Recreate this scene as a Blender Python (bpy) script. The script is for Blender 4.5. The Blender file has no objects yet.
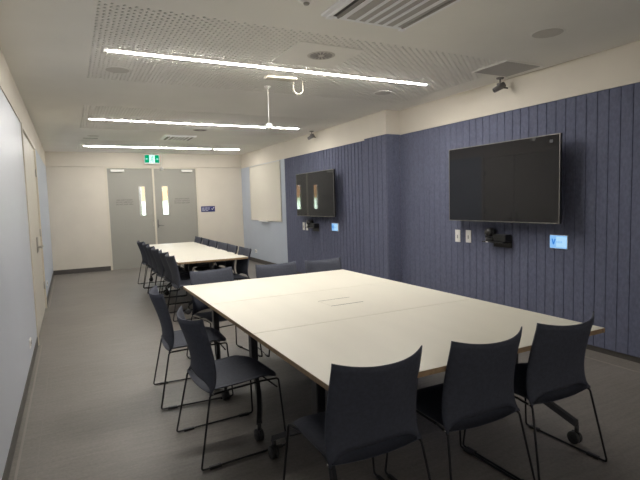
import bpy, bmesh, math, random
from mathutils import Vector, Matrix
random.seed(7)
PI = math.pi
C = bpy.context.scene.collection
# ---------------------------------------------------------------- camera
cam_d = bpy.data.cameras.new('camera'); cam = bpy.data.objects.new('camera', cam_d); C.objects.link(cam)
_r = Vector((0.8869256, -0.46100729, -0.02890087)); _u = Vector((0.06289143, 0.05853709, 0.9963022)); _f = Vector((0.45761081, 0.88546354, -0.08091146))
M = Matrix(((_r.x, _u.x, -_f.x, 0), (_r.y, _u.y, -_f.y, 0), (_r.z, _u.z, -_f.z, 1.465), (0, 0, 0, 1)))
cam.matrix_world = M
cam_d.sensor_fit = 'HORIZONTAL'; cam_d.sensor_width = 36; cam_d.lens = 482.4 / 640 * 36; cam_d.clip_start = 0.05; cam_d.clip_end = 200
bpy.context.scene.camera = cam
# ---------------------------------------------------------------- world, exposure
w = bpy.data.worlds.new('world'); bpy.context.scene.world = w; w.use_nodes = True
w.node_tree.nodes['Background'].inputs[0].default_value = (0.86, 0.95, 1.0, 1)
w.node_tree.nodes['Background'].inputs[1].default_value = 3.2
vs = bpy.context.scene.view_settings
bpy.context.scene.display_settings.display_device = 'sRGB'
vs.view_transform = 'Standard'; vs.look = 'None'; vs.gamma = 1; vs.use_curve_mapping = False
vs.exposure = 2.46
LED_STRENGTH = 50.0
LED_COLOR = (1.0, 0.965, 0.91, 1)

# ---------------------------------------------------------------- materials
def mat(name, col, rough=0.6, metal=0.0, spec=0.5, noise=None, bump=None, coat=0.0):
    m = bpy.data.materials.new(name); m.use_nodes = True
    nt = m.node_tree; b = nt.nodes['Principled BSDF']
    b.inputs['Base Color'].default_value = (*col, 1); b.inputs['Roughness'].default_value = rough
    b.inputs['Metallic'].default_value = metal; b.inputs['Specular IOR Level'].default_value = spec
    b.inputs['Coat Weight'].default_value = coat
    tc = nt.nodes.new('ShaderNodeTexCoord')
    if noise:
        sc, amt = noise[0], noise[1]
        mp = nt.nodes.new('ShaderNodeMapping'); mp.inputs['Scale'].default_value = noise[2] if len(noise) > 2 else (1, 1, 1)
        nz = nt.nodes.new('ShaderNodeTexNoise'); nz.inputs['Scale'].default_value = sc; nz.inputs['Detail'].default_value = 4
        rp = nt.nodes.new('ShaderNodeMapRange'); rp.inputs['From Min'].default_value = 0.3; rp.inputs['From Max'].default_value = 0.7
        rp.inputs['To Min'].default_value = 1 - amt; rp.inputs['To Max'].default_value = 1 + amt
        mx = nt.nodes.new('ShaderNodeVectorMath'); mx.operation = 'SCALE'; mx.inputs[0].default_value = col
        nt.links.new(tc.outputs['Object'], mp.inputs[0]); nt.links.new(mp.outputs[0], nz.inputs['Vector'])
        nt.links.new(nz.outputs['Fac'], rp.inputs['Value']); nt.links.new(rp.outputs[0], mx.inputs['Scale'])
        nt.links.new(mx.outputs[0], b.inputs['Base Color'])
    if bump:
        nb = nt.nodes.new('ShaderNodeTexNoise'); nb.inputs['Scale'].default_value = bump[0]; nb.inputs['Detail'].default_value = 3
        bp = nt.nodes.new('ShaderNodeBump'); bp.inputs['Strength'].default_value = bump[1]; bp.inputs['Distance'].default_value = 0.002
        nt.links.new(tc.outputs['Object'], nb.inputs['Vector']); nt.links.new(nb.outputs['Fac'], bp.inputs['Height']); nt.links.new(bp.outputs[0], b.inputs['Normal'])
    return m
def emat(name, col, s):
    m = bpy.data.materials.new(name); m.use_nodes = True; nt = m.node_tree
    nt.nodes.remove(nt.nodes['Principled BSDF']); e = nt.nodes.new('ShaderNodeEmission')
    e.inputs[0].default_value = (*col[:3], 1); e.inputs[1].default_value = s
    nt.links.new(e.outputs[0], nt.nodes['Material Output'].inputs[0]); return m

WALL = mat('warm_white_paint', (0.68, 0.63, 0.545), 0.7, noise=(3, 0.02), bump=(120, 0.05))
CEIL = mat('ceiling_paint', (0.90, 0.88, 0.83), 0.85, noise=(2, 0.02))
PERF = mat('perforated_board', (0.90, 0.88, 0.83), 0.85)
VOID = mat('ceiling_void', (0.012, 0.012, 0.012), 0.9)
BLUEW = mat('pale_blue_paint', (0.48, 0.53, 0.61), 0.45, noise=(3, 0.015))
GLOSSW = mat('pale_blue_gloss_panel', (0.53, 0.56, 0.62), 0.42, noise=(1.5, 0.02))
FELT = mat('navy_felt_panel', (0.132, 0.142, 0.205), 0.95, spec=0.15, noise=(45, 0.13, (1, 1, 0.6)), bump=(220, 0.5))
FELTBACK = mat('felt_groove', (0.075, 0.078, 0.105), 0.95, spec=0.1)
SLOTM = mat('vent_slot', (0.30, 0.28, 0.27), 0.7)
SKIRT = mat('grey_vinyl_skirting', (0.075, 0.068, 0.062), 0.45)
WELD = mat('vinyl_weld_line', (0.26, 0.235, 0.205), 0.5)
WELD2 = mat('vinyl_seam', (0.20, 0.182, 0.162), 0.5)
DOORM = mat('grey_green_door_paint', (0.33, 0.322, 0.285), 0.5, noise=(2, 0.02))
DOORL = mat('pale_door_paint', (0.58, 0.545, 0.47), 0.45, noise=(2, 0.02))
FRAME = mat('cream_frame_paint', (0.66, 0.61, 0.51), 0.45)
STEEL = mat('satin_steel', (0.45, 0.43, 0.4), 0.3, metal=1.0)
CHROME = mat('chrome', (0.7, 0.7, 0.7), 0.15, metal=1.0)
TOP = mat('cream_laminate', (0.78, 0.745, 0.635), 0.38, noise=(6, 0.02, (1, 0.15, 1)))
EDGE = mat('ply_edge_band', (0.32, 0.215, 0.12), 0.55, noise=(40, 0.2))
UNDER = mat('table_underside', (0.05, 0.05, 0.055), 0.6)
DMETAL = mat('charcoal_powdercoat', (0.045, 0.045, 0.048), 0.42, metal=0.2, noise=(30, 0.08))
BLACKM = mat('black_steel_rod', (0.018, 0.018, 0.02), 0.35, metal=0.3)
RUBBER = mat('castor_rubber', (0.03, 0.03, 0.03), 0.5)
FABRIC = mat('charcoal_fabric', (0.055, 0.060, 0.081), 0.8, spec=0.4, noise=(60, 0.12), bump=(500, 0.35))
WHITEP = mat('white_plastic', (0.86, 0.84, 0.80), 0.35)
GREYP = mat('grey_plastic', (0.33, 0.31, 0.28), 0.6)
SPKG = mat('speaker_grille', (0.66, 0.63, 0.58), 0.8)
VENTG = mat('vent_grey', (0.47, 0.45, 0.43), 0.6)
DARKV = mat('vent_dark', (0.06, 0.055, 0.05), 0.7)
BLKP = mat('black_plastic', (0.015, 0.015, 0.016), 0.3)
SCREEN = mat('tv_glass', (0.013, 0.0135, 0.017), 0.03, spec=0.5)
BEZEL = mat('tv_bezel', (0.22, 0.21, 0.2), 0.3, metal=0.7)
BOARD = mat('whiteboard_enamel', (0.72, 0.685, 0.60), 0.25)
ALU = mat('aluminium', (0.6, 0.58, 0.55), 0.3, metal=1.0)
NAVY = mat('navy_sign', (0.03, 0.035, 0.15), 0.4)
SIGNW = mat('sign_white', (0.75, 0.75, 0.8), 0.5)
DTXT = mat('door_lettering', (0.13, 0.125, 0.11), 0.6)
CAMG = mat('camera_grey', (0.17, 0.16, 0.155), 0.45)
LED = emat('led_diffuser', LED_COLOR, LED_STRENGTH)
LED_MID = emat('led_diffuser_middle', LED_COLOR, LED_STRENGTH * .64)
LED_FAR = emat('led_diffuser_far', LED_COLOR, LED_STRENGTH * .68)
LED_ADDED = emat('led_diffuser_added', LED_COLOR, LED_STRENGTH * .6)
EXG = emat('exit_green', (0.0, 0.30, 0.14), 0.24)
EXW = emat('exit_white', (0.62, 0.95, 0.85), 0.26)
PAD = emat('touch_screen_blue', (0.28, 0.58, 1.0), 0.165)
PADW = emat('touch_screen_pale', (0.45, 0.74, 1.0), 0.175)
PADB = emat('touch_screen_mark', (0.03, 0.20, 0.62), 0.2)
def glass_mat():
    m = bpy.data.materials.new('clear_glass'); m.use_nodes = True; nt = m.node_tree; nt.nodes.remove(nt.nodes['Principled BSDF'])
    t = nt.nodes.new('ShaderNodeBsdfTransparent'); g = nt.nodes.new('ShaderNodeBsdfGlossy'); g.inputs['Roughness'].default_value = 0.02
    mx = nt.nodes.new('ShaderNodeMixShader'); mx.inputs[0].default_value = 0.08
    nt.links.new(t.outputs[0], mx.inputs[1]); nt.links.new(g.outputs[0], mx.inputs[2]); nt.links.new(mx.outputs[0], nt.nodes['Material Output'].inputs[0]); return m
GLASS = glass_mat()
GRASS = mat('lawn', (0.30, 0.48, 0.16), 0.9, noise=(3, 0.3))
BRICKO = mat('orange_brick', (0.24, 0.105, 0.05), 0.8, noise=(20, 0.15))
RENDERW = mat('white_render', (0.85, 0.9, 0.85), 0.8)
POSTD = mat('dark_post', (0.04, 0.03, 0.03), 0.6)

def floor_mat():
    m = bpy.data.materials.new('grey_vinyl_floor'); m.use_nodes = True; nt = m.node_tree; N = nt.nodes; L = nt.links
    b = N['Principled BSDF']; b.inputs['Roughness'].default_value = 0.42; b.inputs['Specular IOR Level'].default_value = 0.4
    tc = N.new('ShaderNodeTexCoord')
    mp = N.new('ShaderNodeMapping'); mp.inputs['Scale'].default_value = (1.2, 9, 1); L.new(tc.outputs['Object'], mp.inputs[0])
    n1 = N.new('ShaderNodeTexNoise'); n1.inputs['Scale'].default_value = 3.5; n1.inputs['Detail'].default_value = 6; n1.inputs['Distortion'].default_value = 0.6; L.new(mp.outputs[0], n1.inputs['Vector'])
    n2 = N.new('ShaderNodeTexNoise'); n2.inputs['Scale'].default_value = 1.2; n2.inputs['Detail'].default_value = 3; L.new(tc.outputs['Object'], n2.inputs['Vector'])
    mul = N.new('ShaderNodeMath'); mul.operation = 'MULTIPLY_ADD'; mul.inputs[1].default_value = 0.5
    L.new(n1.outputs['Fac'], mul.inputs[0]); 
    m2 = N.new('ShaderNodeMath'); m2.operation = 'MULTIPLY'; m2.inputs[1].default_value = 0.5; L.new(n2.outputs['Fac'], m2.inputs[0]); L.new(m2.outputs[0], mul.inputs[2])
    cr = N.new('ShaderNodeValToRGB'); cr.color_ramp.elements[0].position = 0.33; cr.color_ramp.elements[0].color = (0.150, 0.135, 0.121, 1)
    cr.color_ramp.elements[1].position = 0.68; cr.color_ramp.elements[1].color = (0.212, 0.192, 0.172, 1)
    L.new(mul.outputs[0], cr.inputs[0])
    n3 = N.new('ShaderNodeTexNoise'); n3.inputs['Scale'].default_value = 55; n3.inputs['Detail'].default_value = 3; L.new(tc.outputs['Object'], n3.inputs['Vector'])
    r3 = N.new('ShaderNodeMapRange'); r3.inputs['From Min'].default_value = 0.35; r3.inputs['From Max'].default_value = 0.65; r3.inputs['To Min'].default_value = 0.90; r3.inputs['To Max'].default_value = 1.08
    L.new(n3.outputs['Fac'], r3.inputs['Value']); sc = N.new('ShaderNodeVectorMath'); sc.operation = 'SCALE'
    L.new(cr.outputs[0], sc.inputs[0]); L.new(r3.outputs[0], sc.inputs['Scale']); L.new(sc.outputs[0], b.inputs['Base Color'])
    return m
FLOOR = floor_mat()

# ---------------------------------------------------------------- mesh helpers
class MB:
    def __init__(s): s.v = []; s.f = []; s.mi = []; s.sm = []
    def add(s, vs, fs, mi=0, sm=False):
        o = len(s.v); s.v += [tuple(v) for v in vs]
        for f in fs: s.f.append(tuple(i + o for i in f)); s.mi.append(mi); s.sm.append(sm)
        return s
    def box(s, x0, x1, y0, y1, z0, z1, mi=0):
        x0, x1 = min(x0, x1), max(x0, x1); y0, y1 = min(y0, y1), max(y0, y1); z0, z1 = min(z0, z1), max(z0, z1)
        vs = [(x, y, z) for z in (z0, z1) for y in (y0, y1) for x in (x0, x1)]
        return s.add(vs, [(0, 2, 3, 1), (4, 5, 7, 6), (0, 1, 5, 4), (2, 6, 7, 3), (0, 4, 6, 2), (1, 3, 7, 5)], mi)
    def bbox(s, x0, x1, y0, y1, z0, z1, b=0.003, mi=0):
        # bevelled box through bmesh
        bm = bmesh.new(); bmesh.ops.create_cube(bm, size=1)
        for v in bm.verts: v.co = Vector(((x0 + x1) / 2 + v.co.x * (x1 - x0), (y0 + y1) / 2 + v.co.y * (y1 - y0), (z0 + z1) / 2 + v.co.z * (z1 - z0)))
        bmesh.ops.bevel(bm, geom=bm.edges[:], offset=b, segments=2, affect='EDGES', profile=0.5)
        bm.verts.index_update(); s.add([v.co.copy() for v in bm.verts], [[v.index for v in f.verts] for f in bm.faces], mi); bm.free(); return s
    def cyl(s, p0, p1, r, n=16, r2=None, mi=0, cap=True):
        p0, p1 = Vector(p0), Vector(p1); r2 = r if r2 is None else r2
        d = (p1 - p0).normalized(); a = d.orthogonal().normalized(); b = d.cross(a)
        vs = [p0 + (a * math.cos(2 * PI * i / n) + b * math.sin(2 * PI * i / n)) * r for i in range(n)]
        vs += [p1 + (a * math.cos(2 * PI * i / n) + b * math.sin(2 * PI * i / n)) * r2 for i in range(n)]
        s.add(vs, [(i, (i + 1) % n, n + (i + 1) % n, n + i) for i in range(n)], mi, True)
        if cap: s.add(vs, [tuple(range(n))[::-1], tuple(range(n, 2 * n))], mi)
        return s
    def lathe(s, c, prof, n=24, mi=0, axis='z'):
        vs = []
        for r, z in prof:
            for i in range(n):
                a = 2 * PI * i / n; p = (r * math.cos(a), r * math.sin(a), z)
                if axis == 'x': p = (p[2], p[0], p[1])
                if axis == 'y': p = (p[0], p[2], p[1])
                vs.append((c[0] + p[0], c[1] + p[1], c[2] + p[2]))
        fs = [(k * n + i, k * n + (i + 1) % n, (k + 1) * n + (i + 1) % n, (k + 1) * n + i) for k in range(len(prof) - 1) for i in range(n)]
        return s.add(vs, fs, mi, True)
    def tube(s, pts, r, n=8, fillet=0.03, mi=0, closed_caps=True, flat=None):
        P = [Vector(p) for p in pts]; Q = [P[0]]
        for i in range(1, len(P) - 1):
            a, b, c = P[i - 1], P[i], P[i + 1]; d1 = (a - b); d2 = (c - b)
            t = min(fillet, d1.length * .45, d2.length * .45); s1 = b + d1.normalized() * t; s2 = b + d2.normalized() * t
            for k in range(6): u = k / 5; Q.append(s1 * (1 - u) ** 2 + b * 2 * u * (1 - u) + s2 * u * u)
        Q.append(P[-1])
        up = None; vs = []
        for i, q in enumerate(Q):
            d = (Q[min(i + 1, len(Q) - 1)] - Q[max(i - 1, 0)]).normalized()
            if up is None: up = d.orthogonal().normalized()
            up = (up - d * up.dot(d)).normalized(); sd = d.cross(up)
            for k in range(n):
                a = 2 * PI * k / n; vs.append(q + (up * math.cos(a) + sd * math.sin(a)) * r)
        fs = [(i * n + k, i * n + (k + 1) % n, (i + 1) * n + (k + 1) % n, (i + 1) * n + k) for i in range(len(Q) - 1) for k in range(n)]
        s.add(vs, fs, mi, True)
        m = len(Q) - 1; s.add([vs[k] for k in range(n)], [tuple(range(n))[::-1]], mi); s.add([vs[m * n + k] for k in range(n)], [tuple(range(n))], mi)
        return s
    def shell(s, P, Q, nu, nv, mi=0):
        # two layers of a (nu x nv) grid closed at the rim
        vs = P + Q; o = nu * nv; fs = []
        for j in range(nv - 1):
            for i in range(nu - 1):
                a = j * nu + i; fs.append((a, a + 1, a + nu + 1, a + nu)); fs.append((o + a, o + a + nu, o + a + nu + 1, o + a + 1))
        rim = [i for i in range(nu)] + [j * nu + nu - 1 for j in range(1, nv)] + [(nv - 1) * nu + i for i in range(nu - 2, -1, -1)] + [j * nu for j in range(nv - 2, 0, -1)]
        for k in range(len(rim)): a, b = rim[k], rim[(k + 1) % len(rim)]; fs.append((b, a, o + a, o + b))
        return s.add(vs, fs, mi, True)
    def build(s, name, mats, parent=None):
        me = bpy.data.meshes.new(name); me.from_pydata(s.v, [], s.f)
        if not isinstance(mats, (list, tuple)): mats = [mats]
        for m in mats: me.materials.append(m)
        me.polygons.foreach_set('material_index', s.mi); me.polygons.foreach_set('use_smooth', s.sm)
        me.update(); bm = bmesh.new(); bm.from_mesh(me)
        if len(bm.verts) < 30000: bmesh.ops.remove_doubles(bm, verts=bm.verts, dist=1e-6); bmesh.ops.recalc_face_normals(bm, faces=bm.faces)
        bm.to_mesh(me); bm.free()
        o = bpy.data.objects.new(name, me); C.objects.link(o)
        if parent: o.parent = parent
        return o
def empty(name, loc=(0, 0, 0), rz=0.0):
    o = bpy.data.objects.new(name, None); C.objects.link(o); o.location = loc; o.rotation_euler = (0, 0, rz); o.empty_display_size = 0.1; return o
def tag(o, label=None, cat=None, group=None):
    if label: o['label'] = label
    if cat: o['category'] = cat
    if group: o['group'] = group
    return o
def struct(o): o['kind'] = 'structure'; return o
def B(*a, **k): return MB().box(*a, **k)
def copy_tree(o, parent=None):
    c = o.copy(); C.objects.link(c)
    if parent: c.parent = parent
    for ch in list(o.children): copy_tree(ch, c)
    return c
def text(body, size, name, m, parent, loc, rot, ext=0.0008, align='CENTER'):
    cu = bpy.data.curves.new(name, 'FONT'); cu.body = body; cu.size = size; cu.extrude = ext; cu.align_x = align
    t = bpy.data.objects.new('tmp', cu); C.objects.link(t); bpy.context.view_layer.update()
    me = bpy.data.meshes.new_from_object(t.evaluated_get(bpy.context.evaluated_depsgraph_get()))
    bpy.data.objects.remove(t); me.materials.clear(); me.materials.append(m)
    me.transform(Matrix.Translation(loc) @ rot.to_4x4())
    o = bpy.data.objects.new(name, me); C.objects.link(o); o.parent = parent; return o

# ================================================================ SETTING
XL, XN, XF, XP, YF, YB, H, ZP, YS, YE, YPIL = -0.389, 4.23, 4.016, 3.995, 12.1, -4.2, 2.7, 2.365, 5.63, 9.28, 6.2
struct(B(XL - .3, XN + .3, YB - .2, YF + .1, -0.1, 0).build('floor', FLOOR))
# ceiling with openings for the perforated bays
bays = [(3.25, 5.20), (6.57, 8.47), (9.88, 11.78)]; BX0, BX1 = 0.225, 3.90
mb = MB(); y = YB - .2
for a, b in bays:
    mb.box(XL - .3, XN + .3, y, a, H, H + .03); mb.box(XL - .3, BX0, a, b, H, H + .03); mb.box(BX1, XN + .3, a, b, H, H + .03); y = b
mb.box(XL - .3, XN + .3, y, YF + .1, H, H + .03)
struct(mb.build('ceiling', CEIL))
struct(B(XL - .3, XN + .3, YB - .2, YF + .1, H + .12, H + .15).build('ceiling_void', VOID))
def perf_panel(y0, y1):
    # staggered round perforations: odd columns shifted by half a pitch
    nx = round((BX1 - BX0) / .0355); ny = round((y1 - y0) / .056); px = (BX1 - BX0) / nx; py = (y1 - y0) / ny; r = 0.0118; t = 0.006
    mb = MB(); V = mb.v; F = mb.f
    dirs = [(-1, -1), (0, -1), (1, -1), (1, 0), (1, 1), (0, 1), (-1, 1), (-1, 0)]
    ang = [(math.cos(math.atan2(d[1], d[0])), math.sin(math.atan2(d[1], d[0]))) for d in dirs]
    for i in range(nx):
        cx = BX0 + (i + .5) * px; odd = i % 2
        if odd:
            for a, b in ((y0, y0 + py / 2), (y1 - py / 2, y1)):
                o = len(V); V += [(cx - px / 2, a, 0), (cx + px / 2, a, 0), (cx + px / 2, b, 0), (cx - px / 2, b, 0)]; F.append((o, o + 3, o + 2, o + 1))
        for j in range(ny - odd):
            cy = y0 + (j + .5 + .5 * odd) * py; o = len(V)
            for d in dirs: V.append((cx + d[0] * px / 2, cy + d[1] * py / 2, 0))
            for a in ang: V.append((cx + a[0] * r, cy + a[1] * r, 0))
            for a in ang: V.append((cx + a[0] * r, cy + a[1] * r, t))
            for k in range(8):
                q = (k + 1) % 8; F.append((o + k, o + 8 + k, o + 8 + q, o + q)); F.append((o + 8 + k, o + 16 + k, o + 16 + q, o + 8 + q))
    mb.mi = [0] * len(F); mb.sm = [False] * len(F)
    return mb
for n, (a, b) in enumerate(bays):
    o = perf_panel(a, b).build('ceiling_perforated_board', [PERF]); o.location.z = H + 0.001; struct(o)

# left wall
DL0, DL1 = 5.98, 8.12
mb = MB(); mb.box(XL - .25, XL - .02, YB - .2, DL0 - .05, 0, H); mb.box(XL - .25, XL - .02, DL1 + .05, YF + .1, 0, H); mb.box(XL - .25, XL - .02, DL0 - .05, DL1 + .05, ZP + .01, H)
mb.box(XL - .25, XL - .2, DL0 - .05, DL1 + .05, 0, ZP + .01)
mb.box(XL - .02, XL + .002, YB - .2, YF + .1, ZP + .005, H)
struct(mb.build('wall_left', WALL))
struct(B(XL - .02, XL, YB, DL0 - .06, .1, ZP - .012).build('wall_left_panel', GLOSSW))
struct(B(XL - .02, XL, DL1 + .06, YF, .1, ZP + .005).build('wall_left_blue', BLUEW))
struct(MB().box(XL - .02, XL + .004, YB, DL0 - .055, 0, .1).box(XL - .02, XL + .004, DL1 + .055, YF, 0, .1).build('baseboard_left', SKIRT))
# back wall (behind the camera)
struct(B(XL - .25, XN + .3, YB - .15, YB, 0, H).build('wall_back', WALL))
struct(B(XL, XN, YB, YB + .012, 0, .1).build('baseboard_back', SKIRT))
# far wall with door opening
DX0, DX1 = 0.778, 2.88
mb = MB(); mb.box(XL - .25, DX0, YF, YF + .12, 0, H); mb.box(DX1, XN + .3, YF, YF + .12, 0, H); mb.box(DX0, DX1, YF, YF + .12, ZP + .02, H)
mb.box(XL, XN, YF - .03, YF, ZP + .015, H)
struct(mb.build('wall_far', WALL))
struct(MB().box(XL, DX0, YF - .012, YF, 0, .1).box(DX1, XF, YF - .012, YF, 0, .1).build('baseboard_far', SKIRT))
# right wall: structure in three planes
mb = MB(); mb.box(XN + .03, XN + .3, YB - .2, YF + .1, 0, H)
mb.box(XF + .03, XN + .03, YS + .02, YF, 0, H)
mb.box(XN, XN + .03, YB - .2, YS + .02, ZP, H)
mb.box(XF, XF + .03, YPIL, YF, ZP - .012, H); mb.box(XP, XF + .03, YS, YPIL, ZP + .006, H); mb.box(XF + .03, XN + .03, YS, YS + .02, ZP + .006, H)
struct(mb.build('wall_right', WALL))
struct(B(XF, XF + .03, YE, YF, .1, ZP - .012).build('wall_right_blue', BLUEW))
struct(MB().box(XN + .018, XN + .03, YB, YS, 0, .1).box(XF + .012, XF + .03, YPIL, YF, 0, .1).box(XP + .012, XF + .03, YS + .012, YPIL, 0, .1).box(XP + .012, XN + .03, YS + .008, YS + .02, 0, .1).build('baseboard_right', SKIRT))
def boards(axis, fixed, a, b, z0, z1, th=.022, groove=.005, pitch=.104, sgn=1):
    """vertical felt battens; the face lies at `fixed`, thickness goes outwards"""
    mb = MB(); n = max(1, round((b - a) / pitch)); p = (b - a) / n
    for i in range(n):
        q0, q1 = a + i * p + groove / 2, a + (i + 1) * p - groove / 2; c = .003
        if axis == 'x':
            prof = [(fixed + th, q0), (fixed + c, q0), (fixed, q0 + c), (fixed, q1 - c), (fixed + c, q1), (fixed + th, q1)]
        else:
            prof = [(q0, fixed + th), (q0, fixed + c), (q0 + c, fixed), (q1 - c, fixed), (q1, fixed + c), (q1, fixed + th)]
        vs = [(x, y, z) for z in (z0, z1) for x, y in prof]
        mb.add(vs, [(k, (k + 1) % 6, 6 + (k + 1) % 6, 6 + k) for k in range(6)] + [(0, 1, 2, 3, 4, 5), (11, 10, 9, 8, 7, 6)])
    if axis == 'x': mb.box(fixed + .012, fixed + th + .006, a, b, z0, z1 - .001, 1)
    else: mb.box(a, b, fixed + .012, fixed + th + .006, z0, z1 - .001, 1)
    return mb
struct(boards('x', XN, YB, YS, .055, ZP - .003, groove=.0032).build('wall_right_felt_near', [FELT, FELTBACK]))
struct(boards('x', XF, YPIL, YE, .055, ZP - .015, groove=.016).build('wall_right_felt_far', [FELT, FELTBACK]))
struct(boards('x', XP, YS + .003, YPIL, .055, ZP + .003, groove=.013).build('wall_right_felt_pilaster', [FELT, FELTBACK]))
struct(boards('y', YS - .005, XP + .003, XN + .004, .055, ZP + .003, pitch=.115).build('wall_right_felt_return', [FELT, FELTBACK]))
# floor weld lines of the coved vinyl
struct(MB().box(XL + .030, XL + .044, YB, DL0 - .06, 0, .0012).box(XL + .030, XL + .044, DL1 + .06, YF - .05, 0, .0012).build('trim_1', WELD))
struct(MB().box(XL + .133, XL + .138, YB, YF - .1, 0, .0008).build('trim_3', WELD2))
struct(MB().box(4.022, 4.042, YB, YS - .2, 0, .0012).build('trim_2', WELD))

# ---------------------------------------------------------------- far double door (door_1)
door = struct(empty('door_1', (0, YF, 0)))
mb = MB(); T = ZP
mb.box(DX0, DX0 + .045, -.012, .12, 0, T + .02); mb.box(DX1 - .045, DX1, -.012, .12, 0, T + .02); mb.box(DX0 + .045, DX1 - .045, -.012, .12, T - .02, T + .02)
mb.build('door_frame', FRAME, door)
MID = 1.825
def leaf(x0, x1, wx0, wx1, wz0=1.25, wz1=1.915):
    mb = MB(); y0, y1 = .012, .056
    mb.box(x0, wx0, y0, y1, .001, T - .023); mb.box(wx1, x1, y0, y1, .001, T - .023); mb.box(wx0, wx1, y0, y1, .001, wz0); mb.box(wx0, wx1, y0, y1, wz1, T - .023)
    l = mb.build('door_leaf', DOORM, door)
    f = MB(); e = .014
    f.box(wx0 - e, wx0, .004, y1 + .006, wz0 - e, wz1 + e); f.box(wx1, wx1 + e, .004, y1 + .006, wz0 - e, wz1 + e)
    f.box(wx0, wx1, .004, y1 + .006, wz0 - e, wz0); f.box(wx0, wx1, .004, y1 + .006, wz1, wz1 + e)
    f.build('vision_frame', ALU, l); B(wx0, wx1, .03, .036, wz0, wz1).build('pane', GLASS, l); return l
lf = leaf(DX0 + .048, MID - .004, 1.50, 1.615); rt = leaf(MID + .004, DX1 - .048, 2.025, 2.145)
MB().bbox(MID - .022, MID + .022, -.004, .011, .01, T - .024, .002).build('astragal', FRAME, lf)
for l, x0, x1 in ((lf, .895, 1.19), (rt, 2.49, 2.755)):
    c = MB().bbox(x0, x1, -.045, .011, 2.262, 2.318, .006).build('door_closer', WHITEP, l); c['label'] = 'white overhead door closer'
mb = MB(); mb.bbox(MID + .05, MID + .075, -.002, .011, 0.93, 1.13, .003); mb.tube([(MID + .062, .0, .985), (MID + .062, -.055, .985), (MID + .19, -.055, .985)], .010, fillet=.02)
mb.cyl((MID + .062, -.014, 1.09), (MID + .062, .0, 1.09), .012)
mb.build('door_handle', CAMG, rt)
MB().bbox(MID - .062, MID - .04, .003, .011, 0.97, 1.09, .002).build('lock_plate', STEEL, lf)
rotF = Matrix.Rotation(PI / 2, 3, 'X')
for l, cx in ((lf, 1.165), (rt, 2.48)):
    text('FIRE SAFETY DOOR', .040, 'door_text', DTXT, l, (cx, .0112, 1.60), rotF)
    text('DO NOT OBSTRUCT', .040, 'door_text', DTXT, l, (cx, .0112, 1.55), rotF)
    text('DO NOT KEEP OPEN', .040, 'door_text', DTXT, l, (cx, .0112, 1.50), rotF)

# left double door (door_2)
door = struct(empty('door_2', (XL, 0, 0)))
mb = MB(); mb.box(-.18, .012, DL0 - .05, DL0, 0, ZP); mb.box(-.18, .012, DL1, DL1 + .05, 0, ZP); mb.box(-.18, .012, DL0, DL1, ZP - .045, ZP)
mb.build('door_frame', FRAME, door)
ML = 7.28
for y0, y1 in ((DL0 + .004, ML - .004), (ML + .004, DL1 - .004)):
    l = B(-.055, -.010, y0, y1, .008, ZP - .049).build('door_leaf', DOORL, door)
    hy = y0 + .02 if y0 < 7 else y1 - .02
    for hz in (.35, 1.12, 1.98):
        MB().cyl((.0, hy, hz - .055), (.0, hy, hz + .055), .009, 10).box(-.010, -.004, hy - .03, hy + .03, hz - .05, hz + .05).build('hinge', STEEL, l)
    if y0 < 7:
        MB().bbox(-.010, .0, y1 - .09, y1 - .05, .90, 1.10, .003).tube([(-.005, y1 - .07, .97), (.05, y1 - .07, .97), (.05, y1 - .2, .97)], .010, fillet=.02).build('door_handle', STEEL, l)
    else:
        MB().bbox(-.010, .0, y0 + .05, y0 + .09, .90, 1.10, .003).tube([(-.005, y0 + .07, .97), (.05, y0 + .07, .97), (.05, y0 + .2, .97)], .010, fillet=.02).build('door_handle', STEEL, l)

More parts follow.
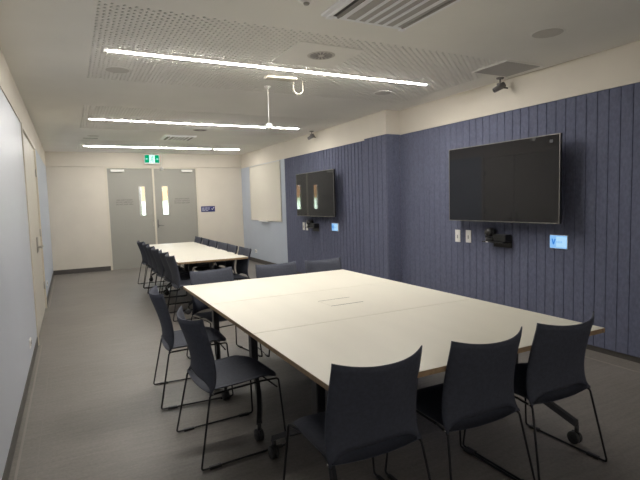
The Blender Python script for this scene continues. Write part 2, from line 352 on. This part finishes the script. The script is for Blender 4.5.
# ================================================================ CHAIRS
def make_chair():
    root = empty('stacking_chair')
    nu, nv = 17, 13
    # seat
    P, Q = [], []
    for j in range(nv):
        v = j / (nv - 1)
        for i in range(nu):
            u = -1 + 2 * i / (nu - 1); hw = .228 + .008 * math.sin(v * PI)
            ed = max(abs(u) ** 6, abs(2 * v - 1) ** 8)
            yy = -.215 + .445 * v - .012 * (1 - u * u) * (1 - v) ** 3 - (.03 * max(0, abs(u) - .6) ** 2 / .16 if v > .5 else 0) * ((v - .5) * 2)
            zz = .430 + .026 * min(1, v * 1.3) - .018 * max(0, .12 - v) ** 2 / .0144 - .010 * (1 - u * u) * math.sin(v * PI) - .028 * max(0, v - .72) ** 2 / .0784 + .012 * (1 - v) ** 2 * u * u
            xx = u * hw * (1 - .07 * max(0, v - .8) ** 2 / .04)
            t = .034 * (1 - .75 * ed)
            P.append((xx, yy, zz - t)); Q.append((xx, yy, zz - .010 * ed))
    MB().shell(P, Q, nu, nv).build('seat', FABRIC, root)
    # backrest: concave across, gentle lumbar curve, arched lower edge
    nu, nv = 19, 15; P, Q = [], []
    for j in range(nv):
        v = j / (nv - 1)
        for i in range(nu):
            u = -1 + 2 * i / (nu - 1)
            z0 = .402 + .050 * (1 - abs(u) ** 4); z1 = .812 + .022 * abs(u) ** 2.5
            z = z0 + (z1 - z0) * v; k = max(0, (z - .405) / .415)
            hw = .232 - .011 * k
            yc = -.212 - .018 * k + .045 * math.sin(PI * min(1, max(0, k)) ** .6)
            conc = (.032 + .044 * k) * (1 - u * u)
            ed = max(abs(u) ** 10, abs(2 * v - 1) ** 12)
            t = .011 * (1 - .65 * ed)
            P.append((u * hw, yc - conc - t, z)); Q.append((u * hw, yc - conc + t, z))
    MB().shell(Q, P, nu, nv).build('backrest', FABRIC, root)
    for s in (-1, 1):
        leg = MB().tube([(s * .20, -.10, .398), (s * .228, -.210, .402), (s * .267, -.290, .0085), (s * .267, .234, .0085), (s * .226, .212, .412), (s * .20, .10, .406), (s * .2, -.10, .398)],   .0058, 10, fillet=.018).build('sled_leg', BLACKM, root)
        for gy in (-.21, .17):
            MB().bbox(s * .267 - .011, s * .267 + .011, gy - .035, gy + .035, .0, .017, .004).build('glide', BLKP, leg)
        MB().cyl((s * .228, -.195, .410), (s * .237, -.195, .410), .006, 10).build('screw_cap', CHROME, leg)
    MB().tube([(-.228, .199, .36), (.228, .199, .36)], .005, 8).build('crossbar', BLACKM, root)
    return root
proto = make_chair(); used = False
def chair(x, y, rz, label, group):
    global used
    o = proto if not used else copy_tree(proto)
    used = True; o.location = (x, y, 0); o.rotation_euler = (0, 0, rz); tag(o, label, 'chair', group); return o
G1 = 'charcoal chairs around the near table'; G2 = 'charcoal chairs along the far table'
chair(1.088, 1.838, -.003, 'charcoal sled chair at near end of front table, leftmost of the three', G1)
chair(1.678, 1.815, -.003, 'charcoal sled chair at near end of front table, middle of the three', G1)
chair(2.235, 1.818, 0, 'charcoal sled chair at near end of front table, rightmost of the three', G1)
chair(.83, 2.852, -1.514, 'charcoal sled chair on left side of front table, the nearer one showing its whole seat', G1)
chair(.80, 3.766, -1.621, 'charcoal sled chair on left side of front table, farther one, partly behind another chair', G1)
chair(1.235, 4.42, PI + .17, 'charcoal chair at far end of front table, leftmost back facing the camera', G1)
chair(1.868, 4.42, PI - .04, 'charcoal chair at far end of front table, middle of three backs', G1)
chair(2.425, 4.40, PI + .02, 'charcoal chair at far end of front table, rightmost back against the navy wall', G1)
ordn = ['nearest the front table', 'second from the near end', 'third from the near end', 'fourth from the near end', 'fifth from the near end', 'farthest, by the grey doors']
for i, yy in enumerate((6.58, 7.15, 7.70, 8.28, 8.86, 9.45)):
    chair(1.96 + (.0, -.01, .01, .0, .01, .02)[i], yy, PI / 2 + (.03, -.04, .05, 0, -.05, .02)[i], 'charcoal chair on right side of far table, ' + ordn[i], G2)
for i, yy in enumerate((6.42, 6.98, 7.55, 8.12, 8.70, 9.30)):
    chair(1.37 + (.0, .01, -.01, .0, .01, -.005)[i], yy, -PI / 2 + (-.02, .04, -.03, .02, 0, .05)[i], 'charcoal chair on left side of far table, ' + ordn[i], G2)

# ================================================================ TABLES
def make_table(W, D, port=False):
    """W along local x, D along local y, origin on the floor at the centre"""
    root = empty('folding_table'); z1 = .712; z0 = z1 - .026; g = .0007
    top = MB().bbox(-W / 2 + g + .0015, W / 2 - g - .0015, -D / 2 + g + .0015, D / 2 - g - .0015, z0 + .002, z1, .0012).build('tabletop', TOP, root)
    e = MB(); e.box(-W / 2 + g, W / 2 - g, -D / 2 + g, -D / 2 + g + .0015, z0, z1 - .002); e.box(-W / 2 + g, W / 2 - g, D / 2 - g - .0015, D / 2 - g, z0, z1 - .002)
    e.box(-W / 2 + g, -W / 2 + g + .0015, -D / 2 + g + .0015, D / 2 - g - .0015, z0, z1 - .002); e.box(W / 2 - g - .0015, W / 2 - g, -D / 2 + g + .0015, D / 2 - g - .0015, z0, z1 - .002)
    e.build('edge_band', EDGE, top)
    B(-W / 2 + .004, W / 2 - .004, -D / 2 + .004, D / 2 - .004, z0 - .001, z0 + .002).build('underside', UNDER, top)
    if port:
        MB().bbox(-.135, .135, -.096, .096, z1 - .001, z1 + .0008, .0006).build('cable_flap', TOP, top)
        MB().box(-.135, .135, -.102, -.097, z1 - .001, z1 + .001).box(-.135, .135, .097, .102, z1 - .001, z1 + .001).build('cable_slot', DARKV, top)
    xs = W / 2 - .165
    MB().tube([(-xs, 0, z0 - .045), (xs, 0, z0 - .045)], .022, 12).build('crossbeam', DMETAL, root)
    for s in (-1, 1):
        x = s * xs
        leg = MB().bbox(x - .024, x + .024, -.03, .03, .27, z0 - .03, .006).bbox(x - .035, x + .035, -.2, .2, z0 - .03, z0 - .001, .004).build('leg', DMETAL, root)
        MB().cyl((x + s * .024, 0, z0 - .08), (x + s * .05, 0, z0 - .08), .010, 12).cyl((x + s * .05, 0, z0 - .08), (x + s * .058, 0, z0 - .08), .017, 12).build('locking_knob', CHROME, leg)
        # bow-shaped foot that drops to a castor at each end
        hy = D / 2 - .12; pts = []
        for k in range(-6, 7):
            q = k / 6; pts.append((x + s * .105 * abs(q) ** 1.5, hy * q, .30 - .175 * abs(q) ** 1.3))
        mbf = MB(); n = len(pts); vs = []
        for (px, py, pz) in pts:
            hh = .017; ww = .019
            vs += [(px - ww, py, pz - hh), (px + ww, py, pz - hh), (px + ww * .7, py, pz + hh), (px - ww * .7, py, pz + hh)]
        fs = [(4 * i + k, 4 * i + (k + 1) % 4, 4 * i + 4 + (k + 1) % 4, 4 * i + 4 + k) for i in range(n - 1) for k in range(4)] + [(0, 1, 2, 3), (4 * n - 1, 4 * n - 2, 4 * n - 3, 4 * n - 4)]
        mbf.add(vs, fs); foot = mbf.build('foot', DMETAL, root)
        for t in (-1, 1):
            cx, cy = x + s * .105, t * hy
            mbc = MB(); mbc.cyl((cx, cy, .07), (cx, cy, .115), .012, 12)
            for wo in (-.013, .013): mbc.lathe((cx + wo, cy + .012, .037), [(0, -.010), (.031, -.010), (.037, -.006), (.037, .006), (.031, .010), (0, .010)], 20, 0, 'x')
            mbc.bbox(cx - .006, cx + .006, cy - .022, cy + .03, .03, .075, .004); mbc.cyl((cx - .024, cy + .012, .037), (cx + .024, cy + .012, .037), .007, 10)
            mbc.build('castor', RUBBER, foot)
    return root
W1, X1c = 1.722, (0.895 + 2.617) / 2
ys = [1.624, 2.612, 3.571, 4.532]
LT = ['cream folding table nearest the camera with three chairs tucked under its edge', 'cream folding table in the middle of the front group with a cable flap', 'cream folding table at the far end of the front group']
GT = 'cream folding tables pushed together'
t = make_table(W1, ys[1] - ys[0]); t.location = (X1c, (ys[0] + ys[1]) / 2, 0); tag(t, LT[0], 'table', GT)
t2 = make_table(W1, ys[2] - ys[1], True); t2.location = (X1c, (ys[1] + ys[2]) / 2, 0); tag(t2, LT[1], 'table', GT)
t3 = make_table(W1, ys[3] - ys[2]); t3.location = (X1c, (ys[2] + ys[3]) / 2, 0); tag(t3, LT[2], 'table', GT)
t4 = make_table(1.70, .97); t4.location = (1.71, 6.435 + .85, 0); t4.rotation_euler = (0, 0, PI / 2); tag(t4, 'cream folding table turned lengthwise, near half of the far group', 'table', GT)
t5 = copy_tree(t4); t5.location = (1.71, 6.435 + 1.7 * 1.5, 0); tag(t5, 'cream folding table turned lengthwise, far half of the far group, by the grey doors', 'table', GT)

# ================================================================ WALL-MOUNTED THINGS
def tv(xf, y0, y1, z0, z1, wall, label):
    root = empty('television', (xf, (y0 + y1) / 2, (z0 + z1) / 2)); w, h = (y1 - y0) / 2, (z1 - z0) / 2
    MB().bbox(.004, .035, -w, w, -h, h, .004).bbox(.035, .07, -w * .6, w * .6, -h * .75, h * .45, .008).build('housing', BLKP, root)
    mb = MB(); e = .008
    mb.box(0, .006, -w, w, h - e, h); mb.box(0, .006, -w, w, -h, -h + e * 1.3); mb.box(0, .006, -w, -w + e, -h + e, h - e); mb.box(0, .006, w - e, w, -h + e, h - e)
    mb.build('bezel', BEZEL, root)
    B(.002, .005, -w + e, w - e, -h + e, h - e).build('screen', SCREEN, root)
    mb = MB(); d = wall - xf - .001
    mb.bbox(d - .02, d, -.22, .22, -.16, .16, .003); mb.bbox(.07, .085, -.25, -.21, -.2, .2, .003); mb.bbox(.07, .085, .21, .25, -.2, .2, .003)
    mb.bbox(.075, .09, -.25, .25, .05, .09, .003); mb.bbox(.075, .09, -.25, .25, -.09, -.05, .003)
    mb.tube([(.085, -.1, 0), (d - .01, -.02, 0)], .02, 10); mb.tube([(.085, .1, 0), (d - .01, .02, 0)], .02, 10)
    mb.build('wall_bracket', DMETAL, root)
    tag(root, label, 'television', 'wall-mounted televisions'); return root
tv1 = tv(4.03, 2.951, 4.415, 1.185, 2.022, XN, 'large black flat screen television on the navy wall, nearer of the two')
B(-.0005, .001, -.732 + .075, -.732 + .11, .34, .37).build('corner_sticker', DMETAL, tv1)
tv2 = tv(3.86, 6.93, 8.39, 1.19, 1.978, XF, 'black flat screen television reflecting the door windows, farther one')
def conf_cam(x, y, z, label):
    root = empty('conference_camera', (x, y, z))
    MB().bbox(-.14, .0, -.15, .15, -.042, -.030, .003).bbox(-.012, .0, -.15, .10, -.10, .04, .003).build('wall_shelf', BLKP, root)
    MB().bbox(-.11, -.01, -.15, .015, -.030, .048, .008).build('control_box', BLKP, root)
    MB().lathe((-.075, .085, -.03), [(0, 0), (.052, 0), (.055, .006), (.05, .035), (.03, .042), (0, .042)], 24).build('base', BLKP, root)
    MB().bbox(-.095, -.055, .026, .038, .0, .10, .004).bbox(-.095, -.055, .132, .144, .0, .10, .004).bbox(-.10, -.05, .03, .14, .002, .016, .004).build('yoke', BLKP, root)
    hd = MB().lathe((-.075, .085, .065), [(0, -.055), (.038, -.055), (.046, -.035), (.046, .035), (.038, .055), (0, .055)], 24, 0, 'x').build('camera_head', DMETAL, root)
    MB().lathe((-.131, .085, .065), [(.0, -.004), (.022, -.004), (.03, 0), (.03, .006)], 20, 0, 'x').build('lens_ring', BLKP, hd)
    B(-.1435, -.140, .06, .09, -.041, -.033).build('status_light', WHITEP, root)
    tag(root, label, 'camera', 'conference cameras under the televisions'); return root
conf_cam(XN, 3.81, .995, 'black swivel video camera on a small shelf below the nearer television')
conf_cam(XF, 7.93, 1.01, 'black swivel video camera on a small shelf below the farther television')
def plate(x, y, z, label, cat='switch', name='switch_plate', h=.15, wd=.085, group='white switch plates'):
    root = empty(name, (x, y, z))
    MB().bbox(-.008, 0, -wd / 2, wd / 2, -h / 2, h / 2, .003).build('cover', WHITEP, root)
    MB().bbox(-.011, -.008, -.007, .007, -.03, .012, .001).build('rocker', GREYP, root)
    tag(root, label, cat, group)
plate(XN, 4.48, .987, 'white switch plate below nearer television, left of the pair')
plate(XN, 4.30, .99, 'white switch plate below nearer television, right one, beside the camera')
plate(XF, 8.43, .985, 'white switch plate below farther television, left of the pair')
plate(XF, 8.29, .985, 'white switch plate below farther television, right one, beside the camera')
def pad(x, y, z, w, h, label):
    root = empty('touch_panel', (x, y, z))
    MB().bbox(-.014, 0, -w / 2 - .004, w / 2 + .004, -h / 2 - .004, h / 2 + .004, .003).build('casing', WHITEP, root)
    s = MB().box(-.0155, -.0135, -w / 2, w / 2, -h / 2, h / 2).build('screen', PAD, root)
    B(-.0165, -.0150, -w * .5 + .004, w * .12, -h * .42, h * .42).build('screen_glow', PADW, s)
    mb = MB()  # a V-shaped mark, left edge of the panel (+y is left)
    for a, b in (((w * .36, h * .22), (w * .28, -h * .2)), ((w * .28, -h * .2), (w * .18, h * .22))):
        mb.tube([(-.017, a[0], a[1]), (-.017, b[0], b[1])], .0055, 6)
    mb.build('logo_mark', PADB, s)
    mb = MB()
    for i in range(4): mb.box(-.0172, -.016, w * .10 - i * w * .09, w * .10 - i * w * .09 - w * .055, -h * .08, h * .06)
    mb.build('logo_lettering', PAD, s)
    tag(root, label, 'touch panel', 'glowing booking panels on the navy wall'); return root
pad(XN, 3.095, .998, .185, .125, 'small glowing blue touch panel on navy wall, right of the nearer television')
pad(XF, 7.18, 1.01, .21, .125, 'small glowing blue touch panel on navy wall, right of the farther television')
def outlet(x, y, z, s, label, w=.12):
    root = empty('power_outlet', (x, y, z))
    MB().bbox(min(0, s * .010), max(0, s * .010), -w / 2, w / 2, -.038, .038, .003).build('cover', WHITEP, root)
    MB().bbox(min(s * .010, s * .013), max(s * .010, s * .013), -.05, -.02, -.018, .018, .001).bbox(min(s * .010, s * .013), max(s * .010, s * .013), .02, .05, -.018, .018, .001).build('socket', GREYP, root)
    tag(root, label, 'outlet', 'white power outlets low on the walls')
outlet(XL, 5.0, .265, 1, 'white power outlet low on the left wall before the double doors')
outlet(XL, 8.8, .28, 1, 'white power outlet low on the left wall past the double doors')
outlet(XF, 11.2, .28, -1, 'white power outlet on pale blue wall under the whiteboard')
# whiteboard
root = empty('whiteboard', (XF, 10.46, 1.69))
MB().box(-.012, 0, -.955, .955, -.635, .635).build('board', BOARD, root)
mb = MB(); mb.box(-.018, 0, -.97, .97, .635, .65); mb.box(-.018, 0, -.97, .97, -.65, -.635); mb.box(-.018, 0, -.97, -.955, -.635, .635); mb.box(-.018, 0, .955, .97, -.635, .635)
mb.build('frame', ALU, root)
MB().bbox(-.075, -.0, -.30, .28, -.662, -.652, .003).bbox(-.08, -.072, -.30, .28, -.662, -.640, .003).build('pen_tray', WHITEP, root)
tag(root, 'large whiteboard with pen tray on the pale blue wall', 'whiteboard')
# navy sign
root = empty('wall_sign', (3.108, YF, 1.342))
MB().bbox(-.175, .175, -.008, 0, -.07, .07, .002).build('plate', NAVY, root)
mb = MB()
for r, (zz, xs_) in enumerate([(.028, [(-.15, -.09), (-.075, -.01), (.005, .04)]), (-.002, [(-.15, -.10), (-.085, -.03), (-.015, .045)]), (-.032, [(-.15, -.07), (-.055, .0)])]):
    for a, b in xs_: mb.box(a, b, -.0095, -.0075, zz - .006, zz + .006)
mb.build('lettering', SIGNW, root)
MB().tube([(.085, -.009, .012), (.105, -.009, -.022), (.15, -.009, .042)], .007, 6, fillet=.003).build('logo_mark', SIGNW, root)
tag(root, 'small navy sign with white lettering on cream wall right of the grey doors', 'sign')
# exit sign
root = empty('exit_sign', (1.805, 11.98, 2.555))
MB().bbox(-.175, .175, -.012, .012, -.112, .108, .004).build('housing', WHITEP, root)
MB().box(-.16, -.062, -.0145, -.011, -.085, .095).box(.062, .16, -.0145, -.011, -.085, .095).build('green_panel', EXG, root)
MB().box(-.056, .056, -.0145, -.011, -.09, .095).build('pictogram_panel', EXW, root)
mb = MB()   # running figure
mb.lathe((.012, -.0145, .065), [(0, -.002), (.011, -.002), (.011, .002), (0, .002)], 12, 0, 'y')
for a, b in (((.006, .05), (-.004, .0)), ((-.004, .0), (.022, -.03)), ((.022, -.03), (.012, -.07)), ((-.004, .0), (-.02, -.035)), ((-.02, -.035), (-.042, -.04)), ((.004, .042), (.03, .02)), ((.004, .042), (-.022, .022))):
    mb.tube([(a[0], -.0155, a[1]), (b[0], -.0155, b[1])], .006, 6)
mb.build('running_figure', EXG, root)
mb = MB()
for s in (-1, 1): mb.box(s * .085, s * .13, -.0165, -.0145, -.004, .008); mb.add([(s * .148, -.0165, .002), (s * .125, -.0165, .022), (s * .125, -.0165, -.018), (s * .148, -.0145, .002), (s * .125, -.0145, .022), (s * .125, -.0145, -.018)], [(0, 1, 2), (3, 5, 4), (0, 3, 4, 1), (1, 4, 5, 2), (2, 5, 3, 0)])
mb.build('arrow', EXW, root)
MB().bbox(-.02, .02, -.01, .01, .108, H - 2.555, .002).build('ceiling_mount', WHITEP, root)
tag(root, 'green and white exit sign hanging over the grey double doors', 'exit sign')

# ================================================================ CEILING THINGS
def linear_light(y, segs, label, lm=None):
    root = empty('linear_light', ((segs[0][0] + segs[-1][1]) / 2, y, H)); ox = root.location.x
    x0, x1 = segs[0][0] - ox, segs[-1][1] - ox
    MB().box(x0 - .03, x1 + .03, -.055, .055, -.002, .045).build('channel', CEIL, root)
    for a, b in segs:
        MB().box(a - ox, b - ox, -.011, .011, -.007, -.001).build('diffuser', lm or LED, root)
    tag(root, label, 'ceiling light', 'linear ceiling lights'); return root
linear_light(4.238, [(.349, 3.548)], 'long glowing linear ceiling light nearest the camera')
linear_light(7.55, [(.332, 3.54)], 'long glowing linear ceiling light, middle of three', LED_MID)
linear_light(10.847, [(.344, 2.90), (3.0, 3.567)], 'long glowing linear ceiling light by the exit sign, in two lengths', LED_FAR)
linear_light(-2.38, [(.35, 3.55)], 'added unseen linear light behind the camera, brightening chair backs and walls', LED_ADDED)  # extra out-of-view lamp, added to lift the chair backs and walls
FASC = mat('fascia_white', (0.93, 0.93, 0.94), 0.35)
def cassette(cx, cy, label):
    root = empty('air_conditioner', (cx, cy, H)); h = .345; k = .345; gx, gy = .185, .275
    mb = MB(); mb.bbox(-h, h, -k, k, -.018, -.001, .006); mb.bbox(-h + .035, h - .035, -k + .025, k - .025, -.030, -.014, .006)
    for sx in (-1, 1):
        for sy in (-1, 1): mb.bbox(sx * (h - .05) - .022, sx * (h - .05) + .022, sy * (k - .035) - .022, sy * (k - .035) + .022, -.036, -.026, .004)
    mb.build('fascia', FASC, root)
    MB().box(-gx, gx, -gy, gy, -.034, -.029).build('intake_grille', VENTG, root)
    for q in range(1, 5):
        xx = -gx + q * 2 * gx / 5; MB().bbox(xx - .012, xx + .012, -gy, gy, -.040, -.033, .002).build('grille_bar', FASC, root)
    for s in (-1, 1):
        MB().box(s * (gx + .045), s * (gx + .105), -gy, gy, -.0315, -.029).build('air_slot', DARKV if s < 0 else VENTG, root)
        MB().bbox(s * (gx + .068), s * (gx + .080), -gy + .01, gy - .01, -.044, -.0315, .002).build('louvre', GREYP, root)
    tag(root, label, 'air conditioner', 'ceiling air conditioning cassettes'); return root
cassette(1.905, 2.57, 'white square ceiling air conditioner at top of view')
ac = cassette(1.86, 9.12, 'white square ceiling air conditioner between middle and far linear lights'); ac.scale = (.8, .8, .8)
def swirl(x, y, x0, x1, y0, y1, label, group='swirl diffusers'):
    root = empty('air_diffuser', (x, y, H))
    MB().box(x0 - x, x1 - x, y0 - y, y1 - y, -.004, .0).build('panel', CEIL, root)
    MB().lathe((0, 0, 0), [(0, -.007), (.10, -.007), (.112, -.008), (.12, -.004)], 32).build('swirl_plate', SPKG, root)
    mb = MB()
    for k in range(16):
        a = 2 * PI * k / 16; c, s = math.cos(a), math.sin(a); vs = []
        for r_, t_ in ((.03, -.004), (.095, -.010), (.095, .010), (.03, .004)):
            vs.append((c * r_ - s * t_, s * r_ + c * t_, -.0085))
        mb.add(vs + [(v[0], v[1], -.0068) for v in vs], [(0, 1, 2, 3), (7, 6, 5, 4), (0, 4, 5, 1), (1, 5, 6, 2), (2, 6, 7, 3), (3, 7, 4, 0)])
    mb.build('swirl_slot', SLOTM, root)
    tag(root, label, 'air vent', group)
swirl(1.985, 3.72, 1.66, 2.25, 3.46, 4.06, 'round swirl air vent in square panel just before the nearest linear light')
swirl(2.02, 8.14, 1.72, 2.32, 7.86, 8.44, 'round swirl air vent past the middle linear light')
def speaker(x, y, r, label):
    root = empty('ceiling_speaker', (x, y, H))
    MB().lathe((0, 0, 0), [(r, 0), (r - .002, -.002), (r - .008, -.0045), (r - .014, -.003)], 32).build('rim', CEIL, root)
    MB().lathe((0, 0, 0), [(r - .014, -.003), (r * .5, -.004), (0, -.004)], 32).build('grille', SPKG, root)
    tag(root, label, 'speaker', 'round ceiling speakers')
speaker(3.35, 2.57, .125, 'round grey ceiling speaker near the top right corner')
speaker(.47, 4.81, .115, 'round ceiling speaker on perforated board, left of the nearest light')
speaker(3.335, 4.75, .11, 'round ceiling speaker on perforated board near the right end of nearest light')
speaker(.45, 9.3, .11, 'round ceiling speaker at left before the farthest light')
root = empty('ceiling_hatch', (3.88, 3.43, H))
MB().box(-.25, .25, -.225, .225, -.008, -.0).build('hatch_frame', CEIL, root); MB().box(-.225, .225, -.2, .2, -.011, -.007).build('hatch_panel', VENTG, root)
tag(root, 'square grey ceiling hatch above the navy wall', 'hatch')
# sprinkler / smoke detector at top edge
root = empty('smoke_detector', (1.36, 2.72, H)); MB().lathe((0, 0, 0), [(0, -.035), (.03, -.035), (.045, -.022), (.05, 0)], 24).build('body', WHITEP, root)
MB().lathe((0, 0, 0), [(0, -.045), (.016, -.044), (.02, -.035)], 16).build('sensor', GREYP, root); tag(root, 'small round smoke detector on ceiling at the top edge of view', 'smoke detector')
def mic(x, y, zb, label, lead):
    root = empty('hanging_microphone', (x, y, H))
    MB().lathe((0, 0, 0), [(0, -.02), (.03, -.018), (.035, 0)], 20).build('ceiling_cap', WHITEP, root)
    MB().tube([(0, 0, -.01), (.004, .003, (zb - H) / 2), (0, 0, zb - H + .02)], .0032, 8, fillet=.2).build('cable', WHITEP, root)
    MB().bbox(-.032, .032, -.032, .032, zb - H - .03, zb - H + .03, .014).build('capsule', WHITEP, root)
    tag(root, label, 'microphone', 'microphones hanging from the ceiling')
mic(1.965, 4.92, 2.28, 'white hanging microphone seen in front of the middle linear light', 1)
mic(1.70, 10.13, 2.20, 'white hanging microphone seen against the top of the grey doors', 1)
# flat ceiling sensor bar and cable loop
root = empty('ceiling_access_point', (1.95, 4.52, H)); MB().bbox(-.16, .16, -.055, .055, -.024, -.0, .010).build('housing', FRAME, root)
tag(root, 'flat white box on ceiling behind the nearest linear light', 'access point')
mb = MB(); pts = [(.055 * math.cos(a), 0, -.075 + .055 * math.sin(a) - .0) for a in [PI + PI * k / 12 for k in range(13)]]
mb.tube([(-.055, 0, .0)] + pts + [(.055, 0, .0)], .006, 8, fillet=.005)
o = mb.build('cable_loop', FRAME); o.location = (2.175, 4.60, H - .001); tag(o, 'white cable loop hanging from the ceiling beside the flat white box', 'cable')
def wallcam(x, y, label, s=1.0):
    root = empty('ceiling_camera', (x, y, H))
    MB().lathe((0, 0, 0), [(0, -.012), (.035, -.012), (.04, 0)], 20).build('mount', CAMG, root)
    MB().cyl((0, 0, -.01), (0, 0, -.07), .009, 10).bbox(-.03, .03, -.022, .022, -.085, -.055, .005).build('bracket', CAMG, root)
    d = Vector((-.75, .35, -.45)).normalized(); c = Vector((0, 0, -.095))
    h = MB().cyl(c + d * -.05, c + d * .075, .034, 16, r2=.026).build('camera_body', CAMG, root)
    MB().cyl(c + d * .074, c + d * .08, .018, 16).build('lens', BLKP, h)
    MB().cyl((.01, -.01, -.1), (.055, -.055, -.115), .008, 8).build('arm', BLKP, root)
    tag(root, label, 'security camera', 'small dark cameras near the right wall')
wallcam(4.11, 3.72, 'small dark camera hanging from ceiling beside the square hatch')
wallcam(3.90, 7.75, 'small dark camera hanging from ceiling above the farther television')
# faint linear slots
root = empty('slot_vent', (.42, 9.05 + .6, H)); MB().box(-.12, .12, -.02, .02, -.004, 0).build('slot_frame', GREYP, root); tag(root, 'small slot vent on ceiling at far left before the farthest light', 'air vent')

# ================================================================ OUTSIDE THE FAR DOORS
o = B(-30, 40, YF + .3, 90, -.16, -.05).build('lawn', GRASS); struct(o)
b = empty('building', (2, 30, -.05))
B(-14, 14, 0, 6, 0, 1.78).build('lower_wall', RENDERW, b); B(-14, 14, -.2, 6, 1.78, 6).build('upper_wall', BRICKO, b)
tag(b, 'orange brick and white building seen through the narrow door windows', 'building')
o = MB().cyl((2.0, 16.2, -.05), (2.0, 16.2, 3.2), .07, 12).build('post', POSTD); tag(o, 'dark post outside seen through the left door window', 'post')
